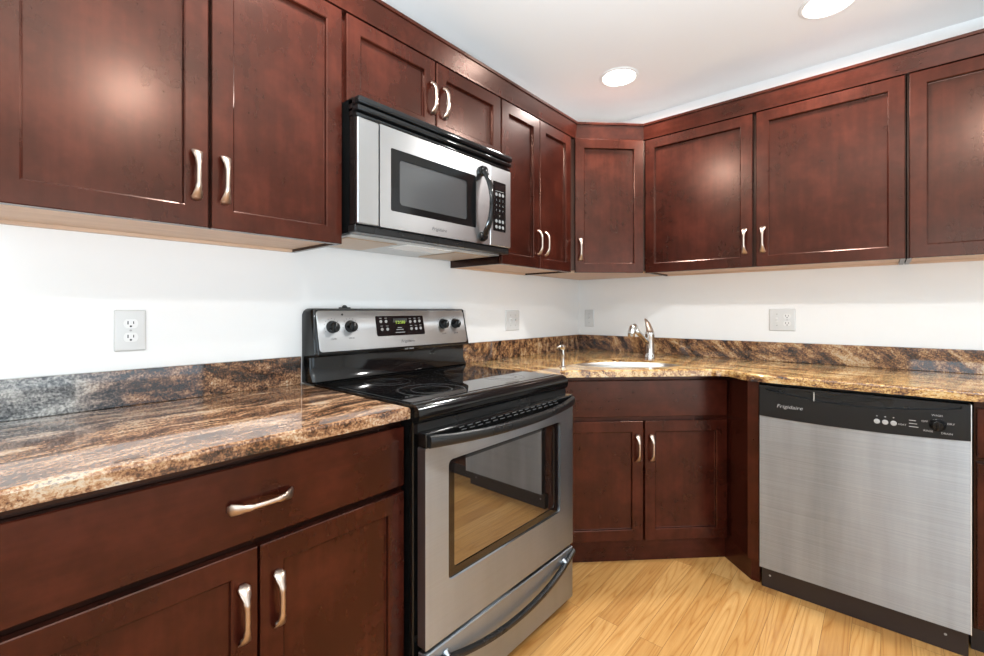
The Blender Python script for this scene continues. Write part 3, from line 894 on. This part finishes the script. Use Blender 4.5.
b = NB(); box(b, WA0 + .190, WA0 + .194, WD - .004, WD + .0055, .826, .862); obj('latch_bar', b, M['chrome'], cp)
b = NB(); text_bm(b, 'Frigidaire', .020, WA0 + .110, WD + .004, .790, 0, shear=.2, xs=1.2); obj('logo_lettering', b, M['mark'], cp, recalc=False)
for k, a in enumerate((1.621, 1.644, 1.667)):
    z = .7775; b = NB()
    lathe(b, [(.0088, 0), (.0088, .002), (.007, .003)], (a, WD + .004, z), 'd', 16)
    box(b, a - .002, a + .002, WD + .004, WD + .0045, z + .018, z + .021)
    obj('cycle_button', b, M['mark'], cp)
b = NB(); text_bm(b, 'HEAT', .009, 1.690, WD + .004, .776, 0); obj('button_lettering', b, M['mark'], cp, recalc=False)
for k, w in enumerate((.030, .026, .022)):
    b = NB(); box(b, 1.708, 1.708 + w * .8, WD + .004, WD + .0045, .772 + .011 * k, .7745 + .011 * k); obj('printed_line', b, M['mark'], cp)
for a, z, s in ((1.748, .797, 'OFF'), (1.779, .822, 'WASH'), (1.813, .797, 'DRY'), (1.757, .765, 'RINSE'), (1.803, .763, 'DRAIN')):
    b = NB(); text_bm(b, s, .0095, a, WD + .004, z); obj('dial_lettering', b, M['mark'], cp, recalc=False)
b = NB(); ka, kz = 1.780, .790; lathe(b, [(.022, 0), (.022, .004), (.018, .008), (.016, .022), (.013, .025)], (ka, WD + .004, kz), 'd', 24); box(b, ka - .005, ka + .005, WD + .026, WD + .034, kz - .016, kz + .016, .002)
kn = obj('cycle_dial', b, M['black'], cp, smooth=True)

# ------------------------------------------------------------------ sockets and switches
def plate(fr, name, label, cat, a, w, parts, group, z=1.128, h=.118):
    t = thing(name, label, cat, fr, a, .0008, z - h / 2, group)
    b = NB(); rplate(b, a - w / 2, a + w / 2, z - h / 2, z + h / 2, .0008, .0065, .004, .003); obj('cover_plate', b, M['ivory'], t, smooth=True)
    for kind, ca in parts:
        if kind == 'socket':
            for s in (-1, 1):
                cz = z + s * .0195
                b = NB(); pl = []
                for k in range(24):
                    an = 2 * math.pi * k / 24; pl.append((ca + .0172 * math.cos(an), cz + max(-.0132, min(.0132, .0172 * math.sin(an)))))
                loft(b, [[(x, d, zz) for x, zz in pl] for d in (.006, .0082)])
                rc = obj('receptacle', b, M['white'], t)
                b = NB(); box(b, ca - .0078, ca - .0052, .0081, .0085, cz - .002, cz + .0075); box(b, ca + .0052, ca + .0074, .0081, .0085, cz - .001, cz + .0068)
                lathe(b, [(.0028, 0), (.0028, .0004)], (ca, .0081, cz - .0075), 'd', 12); obj('slots', b, M['slot'], rc)
            b = NB(); lathe(b, [(.003, 0), (.003, .001), (.002, .0014)], (ca, .0064, z), 'd', 12); obj('screw', b, M['mark'], t)
        else:
            b = NB(); box(b, ca - .0055, ca + .0055, .006, .0072, z - .0125, z + .0125); box(b, ca - .0042, ca + .0042, .0068, .017, z - .002, z + .009, .0015); obj('toggle', b, M['white'], t)
            for s in (-1, 1):
                b = NB(); lathe(b, [(.003, 0), (.003, .001), (.002, .0014)], (ca, .0064, z + s * .030), 'd', 12)
                obj('screw', b, M['mark'], t)
    return t
G = 'white electrical wall plates'
plate('A', 'wall_outlet', 'white double socket alone on the wall left of the stove', 'wall outlet', -2.5295, .073, [('socket', -2.5295)], G)
plate('A', 'wall_outlet', 'white wall socket half hidden behind the right end of the stove backguard', 'wall outlet', -1.190, .071, [('socket', -1.190)], G)
plate('A', 'light_switch', 'white two-toggle switch plate between the stove and the corner', 'light switch', -.760, .125, [('toggle', -.783), ('toggle', -.737)], G)
plate('B', 'light_switch', 'small white single switch plate just right of the wall corner', 'light switch', .087, .071, [('toggle', .087)], G, z=1.132)
plate('B', 'wall_outlet', 'white wide plate with switch and double socket above the dishwasher', 'wall outlet', 1.2325, .120, [('toggle', 1.2095), ('socket', 1.2555)], G, z=1.136)

# ------------------------------------------------------------------ recessed ceiling lights
def can(x, y, label):
    t = thing('recessed_light', label, 'ceiling light', 'W', x, y, H, 'recessed ceiling lights')
    b = NB(); n = 40
    prof = [(.102, -.0005), (.102, -.004), (.098, -.007), (.088, -.008), (.083, -.004), (.083, -.0005)]
    rings = [[b.verts.new((x + r * math.cos(2 * math.pi * k / n), y + r * math.sin(2 * math.pi * k / n), H + h)) for k in range(n)] for r, h in prof]
    for A, B in zip(rings, rings[1:]):
        for i in range(n): b.faces.new((A[i], A[(i + 1) % n], B[(i + 1) % n], B[i]))
    obj('trim_ring', b, M['trimw'], t, smooth=True)
    b = NB(); lathe(b, [(.0825, -.0005), (.0825, -.003), (.07, -.005), (.03, -.0065)], (x, y, H)); obj('diffuser', b, M['lens'], t, smooth=True, label='glowing white diffuser')
    l = bpy.data.lights.new('can_bulb', 'AREA'); l.shape = 'DISK'; l.size = .15; l.energy = CAN_POWER; l.color = CAN_COLOR; l.spread = R(180)
    o = bpy.data.objects.new('can_bulb', l); COL.objects.link(o); o.parent = t; o.location = (0, 0, -.012)
can(.569, -.555, 'round recessed ceiling light nearer the corner, above the sink')
can(1.470, -.540, 'round recessed ceiling light cut off by the top edge, above the dishwasher')
can(.569, -2.205, 'round recessed ceiling light above the left countertop')
can(2.24, -2.26, 'round recessed ceiling light in the middle of the room, towards the added side window')
